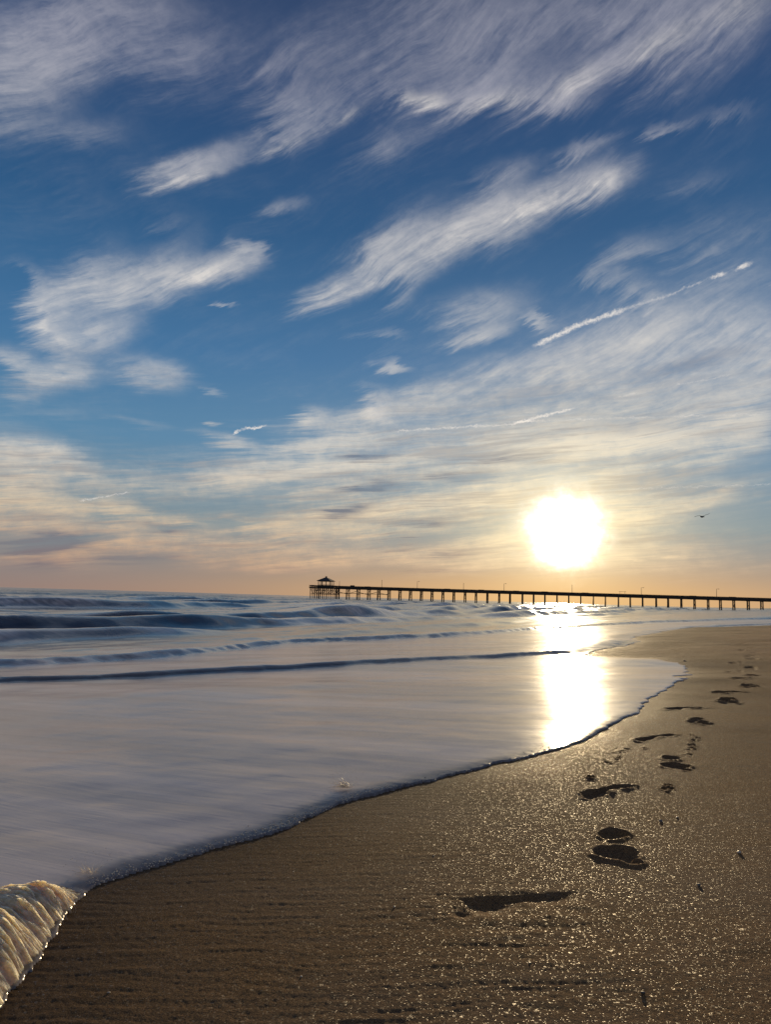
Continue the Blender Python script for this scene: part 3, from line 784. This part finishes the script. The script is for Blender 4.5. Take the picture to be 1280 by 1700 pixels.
# open pavilion with a hipped roof on the seaward end
gz = empty('pavilion', on_pier(7.6, 0), ang)
tag(gz, 'open sided pavilion with hipped roof on the seaward end of the pier', 'pavilion')
GX, GY, EAV, APX = 3.45, 3.45, 3.5, 5.7
m = MB(); base = len(m.v)
for zz, ex in ((EAV, .75), (EAV + .14, .78)):
    for sx_, sy_ in ((-1, -1), (1, -1), (1, 1), (-1, 1)): m.v.append((sx_ * (GX + ex), sy_ * (GY + ex), zz))
for zz, sx_, sy_ in ((APX, .35, .35),):
    for a_, b_ in ((-1, -1), (1, -1), (1, 1), (-1, 1)): m.v.append((a_ * sx_, b_ * sy_, zz))
m.f += [(3, 2, 1, 0), (8, 9, 10, 11)]
for i in range(4): m.f.append((i, (i + 1) % 4, 4 + (i + 1) % 4, 4 + i)); m.f.append((4 + i, 4 + (i + 1) % 4, 8 + (i + 1) % 4, 8 + i))
rf = m.build('roof', M_ROOF, gz)
MB().box((0, 0, APX + .22), (.7, .7, .42)).box((0, 0, APX + .5), (.9, .9, .12)).build('roof_cap', M_ROOF, rf)
for sx_ in (-1, -.34, .34, 1):
    for sy_ in (-1, 1): MB().box((sx_ * GX, sy_ * GY, EAV / 2), (.2, .2, EAV)).build('post', M_DECK, gz)
for sy_ in (-.34, .34):
    for sx_ in (-1, 1): MB().box((sx_ * GX, sy_ * GY, EAV / 2), (.2, .2, EAV)).build('post', M_DECK, gz)
m = MB()
for a_, b_ in (((-GX, -GY), (GX, -GY)), ((GX, GY), (-GX, GY)), ((-GX, GY), (-GX, -GY)), ((GX, -GY), (GX, -1.2)), ((GX, 1.2), (GX, GY))):
    m.beam((*a_, .62), (*b_, .62), .07, 1.2); m.beam((*a_, 1.55), (*b_, 1.55), .09, .09); m.beam((*a_, EAV - .12), (*b_, EAV - .12), .14, .26)
m.build('low_wall', M_DECK, gz)
MB().box((0, 0, .13), (GX * 2.1, GY * 2.1, .24)).build('floor', M_DECK, gz)

# lamp posts along the pier
LAMPS = [(560, 3.6, 0, 'short lamp post on the pier close beside the pavilion'), (631, 4.9, 0, 'tall bare lamp post, first one landward of the pavilion'),
         (690.5, 4.8, 1, 'lamp post with hooked arm, second landward of the pavilion'), (768, 4.3, 0, 'slim lamp post on the pier between the hooked one and the low sun side'),
         (836, 4.8, 1, 'lamp post with a short arm left of the glare under the sun'), (950, 4.9, 0, 'lamp post standing directly below the low sun'),
         (1066, 4.6, 1, 'lamp post with a lamp head just right of the small roofed table'), (1192, 4.9, 1, 'last lamp post in view, nearest the right end of the pier')]
for px, h, arm, lab in LAMPS:
    xx = pier_x(px); p = on_pier(xx, HW - .1)
    t = empty('lamp_post', p, ang); tag(t, lab, 'lamp post', 'lamp posts along the pier')
    MB().box((0, 0, .06), (.34, .34, .12)).tube([(0, 0, .1), (0, 0, h * .6), (0, 0, h)], [.12, .10, .08], 8).build('pole', M_METAL, t)
    if arm:
        MB().tube([(0, 0, h - .1), (.25, 0, h + .05), (.8, 0, h + .02)], [.06, .055, .05], 6).build('arm', M_METAL, t)
        MB().box((1.0, 0, h - .04), (.62, .26, .14)).box((1.0, 0, h + .06), (.4, .2, .08)).build('lamp_head', M_METAL, t)
    else:
        MB().tube([(0, 0, h), (0, 0, h + .10), (0, 0, h + .22)], [.12, .16, .05], 8).build('lamp_head', M_METAL, t)
# small structures on the deck
t = empty('storage_box', on_pier(pier_x(585.5), -1.2), ang); tag(t, 'dark storage box rising above the railing beside the pavilion', 'box')
MB().box((0, 0, .72), (2.2, 1.0, 1.44)).build('body', M_DECK, t); MB().box((0, 0, 1.50), (2.4, 1.2, .12)).build('lid', M_ROOF, t)
t = empty('cleaning_table', on_pier(pier_x(1034), -.6), ang); tag(t, 'fish cleaning table under a thin flat roof standing on the pier', 'table')
MB().box((0, 0, .9), (2.6, .8, .1)).build('table_top', M_DECK, t)
m = MB(); m.box((0, 0, 2.22), (3.6, 1.7, .1)); m.build('roof', M_ROOF, t)
for sx_ in (-1, 1):
    for sy_ in (-1, 1): MB().box((sx_ * 1.2, sy_ * .35, 1.08), (.1, .1, 2.16)).build('post', M_DECK, t)
seats = [(612, 'wooden bench against the railing between the storage box and first lamp post'), (744, 'wooden bench on the pier just left of the slim lamp post'), (800, 'wooden bench on the pier right of the slim lamp post'),
         (858, 'wooden bench on the pier right of the short armed lamp post'), (905, 'wooden bench on the pier at the left edge of the glare'), (972, 'wooden bench on the pier just right of the glare under the sun'),
         (1150, 'wooden bench on the pier well left of the last lamp post'), (1215, 'wooden bench on the pier right of the last lamp post')]
for px, lab in seats:
    t = empty('bench', on_pier(pier_x(px), -HW + .55), ang); tag(t, lab, 'bench', 'benches along the pier railing')
    MB().box((0, 0, .45), (3.2, .5, .07)).build('seat', M_DECK, t)
    MB().box((0, -.27, .85), (3.2, .05, .42)).box((0, -.27, 1.17), (3.3, .1, .07)).build('backrest', M_DECK, t)
    for sx_ in (-1.3, 1.3): MB().box((sx_, 0, .21), (.1, .44, .42)).build('leg', M_DECK, t)

# ------------------------------------------------------------------ far headland behind the landward end of the pier
M_FAR, n, b = new_mat('far_dune_scrub'); pz = n.node('ShaderNodeNewGeometry').outputs['Position']
n.put(b.inputs['Base Color'], n.ramp(n.noise(pz, .02, 5, .6), [(.35, (.07, .065, .05, 1)), (.65, (.15, .13, .10, 1))])); b.inputs['Roughness'].default_value = .95
hx = np.linspace(0, 1, 160); hy = np.linspace(0, 1, 24); HX, HY = np.meshgrid(hx, hy, indexing='ij')
X0 = 1180 + HX * 2400; Y0 = 2420 + HX * -500 + HY * 420
prof = np.sin(np.clip(HY, 0, 1) * math.pi) ** .6
hgt = (3.0 + 14 * sstep(.03, .22, HX) + 3 * fbm(HX * 60, HY * 3, 4, .6, 201) * sstep(.05, .1, HX)) * prof * sstep(0, .02, HX) - 1.0
hl = grid_mesh('headland', X0, Y0, hgt, wrap=False); hl.data.materials.append(M_FAR); hl['kind'] = 'structure'

# ------------------------------------------------------------------ the gull
def gull():
    d = ray(1166, 857); c = EYE + d * 62
    side = Vector((d.y, -d.x, 0)).normalized(); fw = Vector((d.x, d.y, 0)).normalized(); up = Vector((0, 0, 1))
    m = MB()
    fw2 = (fw * .85 - side * .5).normalized()
    # body: tapered rings beak to tail, dipping below the wings
    rings = [(.26, .004, -.02), (.21, .028, -.02), (.16, .045, -.015), (.08, .062, -.03), (-.02, .070, -.05), (-.12, .052, -.06), (-.20, .030, -.06), (-.27, .045, -.065), (-.31, .035, -.07)]
    m.tube([tuple(fw2 * a_ + up * z_) for a_, r_, z_ in rings], [r_ for a_, r_, z_ in rings], 10)
    for s_, line in ((-1, [(0, .0), (.16, .045), (.33, .035), (.50, -.015), (.58, -.04)]), (1, [(0, .0), (.12, .03), (.26, .09), (.42, .15), (.50, .20)])):
        ch = [.17, .17, .14, .08, .012]; b0 = len(m.v)
        for (a_, z_), c_ in zip(line, ch):
            p = side * s_ * a_ + up * z_ - fw2 * (.10 if a_ > .3 else 0) * (a_ / .5)
            for q_, tz in ((.55, 0), (.1, .014), (-.45, 0), (.1, -.012)): m.v.append(tuple(p + fw2 * c_ * q_ + up * tz))
        for i in range(4):
            for k in range(4): m.f.append((b0 + i * 4 + k, b0 + i * 4 + (k + 1) % 4, b0 + i * 4 + 4 + (k + 1) % 4, b0 + i * 4 + 4 + k))
        m.f.append((b0 + 16, b0 + 17, b0 + 18, b0 + 19))
    M_B, n, b = new_mat('gull_feathers'); pz = n.node('ShaderNodeTexCoord').outputs['Object']
    n.put(b.inputs['Base Color'], n.ramp(n.noise(pz, 9, 3), [(.35, (.05, .05, .055, 1)), (.65, (.12, .12, .125, 1))])); b.inputs['Roughness'].default_value = .8
    o = m.build('gull', M_B, None, True); o.location = c
    tag(o, 'dark gull gliding with spread wings right of the sun', 'bird')
gull()

# ------------------------------------------------------------------ spray, foam beads, bits of shell
M_FOAM, n, b = new_mat('spray_foam'); pz = n.node('ShaderNodeNewGeometry').outputs['Position']
n.put(b.inputs['Base Color'], n.ramp(n.noise(pz, 60, 3), [(.3, (.68, .56, .42, 1)), (.7, (.92, .80, .62, 1))])); b.inputs['Roughness'].default_value = .35
b.inputs['Subsurface Weight'].default_value = .0; b.inputs['Transmission Weight'].default_value = .0; b.inputs['IOR'].default_value = 1.2
def water_near(px, py, lift=0.0):
    a_ = onbeach(px, py); return Vector((a_[0], a_[1], surf_z(*a_) + lift))

def strand(m, p0, v0, L, r, drag=.5, n=4, seg=5):
    pts = []; rr = []
    for i in range(seg + 1):
        t = i / seg
        p = p0 + v0 * (L * t) + Vector((0, 0, -drag * L * t * t)); pts.append(p); rr.append(max(.0002, r * math.sin(math.pi * min(.98, .12 + .88 * t)) ** .7))
    m.tube(pts, rr, n)
def drop(m, p, r):
    b0 = len(m.v)
    for v_ in ((1, 0, 0), (-1, 0, 0), (0, 1, 0), (0, -1, 0), (0, 0, 1), (0, 0, -1)): m.v.append(tuple(p + Vector(v_) * r))
    for a_, b_, c_ in ((0, 2, 4), (2, 1, 4), (1, 3, 4), (3, 0, 4), (2, 0, 5), (1, 2, 5), (3, 1, 5), (0, 3, 5)): m.f.append((b0 + a_, b0 + b_, b0 + c_))
rs = random.Random(11)
# foaming curl in the lower left corner, thrown against the sand: a hump of foam with combed ridges
EDL = [(-170, 2050), (-60, 1790), (0, 1672), (55, 1598), (95, 1535), (125, 1492)]
edl = spline([onbeach(*p) for p in EDL], 8)
nS, nT = 760, 70
Gx = np.zeros((nS, nT)); Gy = np.zeros((nS, nT)); Gz = np.zeros((nS, nT))
cum = np.concatenate([[0], np.cumsum([math.dist(a_, b_) for a_, b_ in zip(edl[:-1], edl[1:])])])
ss = np.linspace(0, cum[-1], nS); ex_ = np.interp(ss, cum, [p[0] for p in edl]); ey_ = np.interp(ss, cum, [p[1] for p in edl])
tx = np.gradient(ex_); ty = np.gradient(ey_); tl = np.hypot(tx, ty); tx /= tl; ty /= tl
ker = np.hanning(161); ker /= ker.sum()
tx = np.convolve(np.pad(tx, 80, 'edge'), ker, 'valid'); ty = np.convolve(np.pad(ty, 80, 'edge'), ker, 'valid')
ex_ = np.convolve(np.pad(ex_, 80, 'reflect', reflect_type='odd'), ker, 'valid'); ey_ = np.convolve(np.pad(ey_, 80, 'reflect', reflect_type='odd'), ker, 'valid')
nx_, ny_ = -ty, tx                               # towards the water
TT = np.linspace(0, 1, nT)
along = ss / cum[-1]
Wd = .25 + .10 * fbm(ss * 7, ss * 0, 3, .5, 211); Wd = Wd * (1 - .55 * sstep(.75, 1.0, along))
Hh = (.048 + .022 * fbm(ss * 11, ss * 0 + 3, 4, .65, 213)) * (1 - sstep(.86, 1.0, along)) + .002
for j, t in enumerate(TT):
    off = t * Wd - .01 * (1 - t) * (1 + fbm(ss * 60, ss * 0 + t, 2, .6, 215)) - .004 * fbm(ss * 34, ss * 0, 3, .6, 216) * (1 - t)
    # the combing runs obliquely, raked along the direction of the rush
    Gx[:, j] = ex_ + nx_ * off + tx * t * Wd * 1.25; Gy[:, j] = ey_ + ny_ * off + ty * t * Wd * 1.25
    pr = .5 * (math.sin(min(1, t / .42) * math.pi / 2) if t < .42 else (math.cos((t - .42) / .58 * math.pi) * .5 + .5))
    g = fbm(ss * 60 + t * 3.5 + 2.2 * fbm(ss * 8, ss * 0 + t * 1.5, 2, .5, 219), ss * 0 + t * 3.2, 4, .72, 217)
    g2 = fbm(ss * 330 + t * 5, ss * 0 + t * 6, 2, .6, 218)
    Gz[:, j] = Hh * pr * 1.5 * (1 + .22 * g) + (.0034 * g + .0022 * g2) * math.sin(math.pi * min(1, t + .12)) 
basez = plane_z(Gx, Gy) + .010
hump = grid_mesh('wave_foam', Gx, Gy, basez + Gz - .012 * (TT[None, :] > .97), wrap=False, attrs={'across': np.broadcast_to(TT[None, :], Gx.shape), 'along': np.broadcast_to(ss[:, None], Gx.shape)})
M_HUMP, n, b = new_mat('churned_foam'); pz = n.node('ShaderNodeNewGeometry').outputs['Position']
n.put(b.inputs['Base Color'], n.ramp(n.noise(pz, 45, 4, .7), [(.3, (.34, .25, .15, 1)), (.7, (.68, .53, .33, 1))])); b.inputs['Roughness'].default_value = .6; b.inputs['Specular IOR Level'].default_value = .25
b.inputs['Subsurface Weight'].default_value = 1.0; b.inputs['Subsurface Radius'].default_value = (1, .7, .38); b.inputs['Subsurface Scale'].default_value = .09
n.put(b.inputs['Normal'], bump(n, n.noise(pz, 260, 3, .7), .5, .003))
ac = attr(n, 'across'); al = attr(n, 'along')
cv = n.xyz(n.mul(al, 150.0), n.mul(ac, 3.2)); cw = n.vm('ADD', cv, n.scale(n.noise(pz, 14, 3, color=True), 4.0))
sk = n.noise(cw, 1, 5, .7)
lace = n.noise(pz, 150, 4, .7)
op = n.mul(n.mr(ac, .0, .05), n.mr(ac, 1.0, .45))
al_ = n.clamp(n.mul(n.sub(n.add(n.mul(op, 1.15), n.add(n.mul(sk, 1.1), n.mul(lace, .7))), 1.34), 2.4))
n.put(b.inputs['Alpha'], al_)
hump.data.materials.append(M_HUMP)
tag(hump, 'golden backlit foam where the wash curls onto the dark sand in the corner', 'foam', kind='stuff')
m = MB()
for k in range(2600):
    i = rs.randrange(0, int(nS * .95)); j = int(nT * (.12 + .75 * rs.random()))
    p = Vector((Gx[i, j], Gy[i, j], basez[i, j] + Gz[i, j] - .002))
    dr = Vector((-nx_[i], -ny_[i], 0)) * .6 - Vector((tx[i], ty[i], 0)) * rs.uniform(.35, 1.0)
    dr = (dr * rs.uniform(.3, 1) + Vector((0, 0, rs.uniform(-.15, .3)))).normalized()
    strand(m, p, dr, rs.uniform(.012, .05), rs.uniform(.00025, .0007), .7, 3, 4)
for k in range(80):
    i = rs.randrange(0, nS); t = rs.gauss(0, .03)
    p = Vector((ex_[i] - nx_[i] * abs(t), ey_[i] - ny_[i] * abs(t), 0)); p.z = float(plane_z(np.array(p.x), np.array(p.y))) + .006 + abs(rs.gauss(0, .02))
    drop(m, p, rs.uniform(.0004, .0009))
tag(m.build('splash', M_FOAM), 'fine golden jets and droplets thrown up along the corner foam', 'splash', kind='stuff')
# two little fans of spray further along the edge
def fan(px, py, n_, spread, L, lab):
    p0 = water_near(px, py, .004); m = MB(); away = Vector((NX, NY, 0))
    for k in range(n_):
        a_ = rs.gauss(0, spread); side = Vector((1, .25, 0)).normalized()
        d_ = (Vector((0, 0, 1)) * rs.uniform(.25, .8) + side * a_ * 1.3 + away * rs.uniform(.1, .9)).normalized()
        st_ = p0 + side * rs.gauss(0, .010) + away * rs.uniform(0, .02)
        strand(m, st_, d_, L * rs.uniform(.35, 1.1), rs.uniform(.00018, .0005), .35, 3, 7)
        if rs.random() < .5: drop(m, st_ + d_ * L * rs.uniform(.8, 1.3), rs.uniform(.0006, .0013))
    tag(m.build('splash', M_FOAM), lab, 'splash', kind='stuff')
fan(578, 1314, 120, .6, .065, 'small golden fan of spray at the wash edge below the middle')
fan(150, 1458, 40, .6, .05, 'thin wisps of spray beside the corner foam')
# beads of foam along the edge of the wash
m = MB()
eu = np.array([onbeach(*p) for p in EDGE_PX[4:20]]); sl_ = spline([tuple(p) for p in eu], 30)
for k in range(1000):
    a_ = rs.random(); i = min(len(sl_) - 1, int(a_ * .62 * len(sl_))); c = sl_[i]
    dist_ = math.hypot(*c); w_ = abs(rs.gauss(0, .02 + .01 * dist_ * (1 if i > len(sl_) * .6 else .3)))
    if vnoise(np.array(c[0] * 7.), np.array(c[1] * 7.), 5) < -.15 and rs.random() < .85: continue
    # nearest real edge of the sheet lies a few cm off the drawn line
    q_ = Vector((c[0] + NX * (w_ + .004) + rs.gauss(0, .006), c[1] + NY * (w_ + .004) + rs.gauss(0, .006), 0))
    q_.z = surf_z(q_.x, q_.y) + .001
    if q_.z < float(plane_z(np.array(q_.x), np.array(q_.y))) - .01: continue
    drop(m, q_, rs.uniform(.0008, .0022) * (1 + dist_ * .05))
tag(m.build('foam_beads', M_FOAM), 'row of tiny foam beads glittering along the edge of the wash', 'foam', kind='stuff')

# pebbles and bits of shell
M_SHELL, n, b = new_mat('shell'); pz = n.node('ShaderNodeTexCoord').outputs['Object']
n.put(b.inputs['Base Color'], n.ramp(n.noise(pz, 160, 3), [(.3, (.25, .2, .15, 1)), (.7, (.6, .52, .42, 1))])); b.inputs['Roughness'].default_value = .4
M_PEB, n, b = new_mat('pebble'); pz = n.node('ShaderNodeTexCoord').outputs['Object']
n.put(b.inputs['Base Color'], n.ramp(n.noise(pz, 120, 3), [(.3, (.06, .05, .045, 1)), (.7, (.2, .17, .14, 1))])); b.inputs['Roughness'].default_value = .6
def pebble(px, py, r, flat, mat, name, lab, cat, grp=None):
    bm = bmesh.new(); bmesh.ops.create_icosphere(bm, subdivisions=2, radius=1)
    s_ = rs.random() * 50
    for v_ in bm.verts:
        f_ = 1 + .22 * float(vnoise(np.array(v_.co.x * 1.6 + s_), np.array(v_.co.y * 1.6 + v_.co.z * 1.3), 3))
        v_.co = Vector((v_.co.x * r * f_ * 1.2, v_.co.y * r * f_, v_.co.z * r * flat * f_))
    me = bpy.data.meshes.new(name); bm.to_mesh(me); bm.free(); me.materials.append(mat)
    me.polygons.foreach_set('use_smooth', [True] * len(me.polygons))
    o = bpy.data.objects.new(name, me); COL.objects.link(o)
    a_ = onbeach(px, py); o.location = (a_[0], a_[1], float(sand_z(np.array([a_[0]]), np.array([a_[1]]))[0]) + r * flat * .5)
    o.rotation_euler = (rs.uniform(-.3, .3), rs.uniform(-.3, .3), rs.random() * 6); tag(o, lab, cat, grp)
pebble(1228, 1416, .0055, .9, M_SHELL, 'pebble', 'small pale pebble alone on the sand near the right edge of the photo', 'pebble')
pebble(1161, 1470, .0050, .8, M_PEB, 'pebble', 'dark pebble below and left of the pale one on the sand', 'pebble')
pebble(1098, 1363, .0055, .6, M_PEB, 'pebble', 'dark pebble between the two nearest inward pointing footprints', 'pebble')
pebble(1137, 1098, .016, .5, M_PEB, 'pebble', 'dark speck of pebble on the far sand beyond the tip of the wash', 'pebble')
pebble(1068, 1650, .0035, .7, M_PEB, 'pebble', 'small dark pebble low in the foreground sand right of the middle', 'pebble')
pebble(1125, 1357, .004, .5, M_SHELL, 'shell_fragment', 'shell sliver a little right of the dark pebble between footprints', 'shell')
for px, py in [(300, 1502), (487, 1445), (180, 1647), (655, 1505), (1010, 1545), (560, 1400), (720, 1420), (1190, 1545), (880, 1600), (500, 1620)]:
    pebble(px, py, rs.uniform(.0016, .0026), .5, M_SHELL, 'shell_fragment', 'tiny pale shell crumb pressed into the open brown sand', 'shell', 'shell crumbs scattered over the sand')

# ------------------------------------------------------------------ render settings that belong to the scene
cy = scene.cycles
cy.use_adaptive_sampling = True; cy.adaptive_threshold = .01; cy.adaptive_min_samples = 24
cy.max_bounces = 5; cy.diffuse_bounces = 2; cy.glossy_bounces = 3; cy.transmission_bounces = 4; cy.caustics_reflective = False; cy.caustics_refractive = False
cy.use_denoising = True
scene.view_layers[0].use_pass_z = False
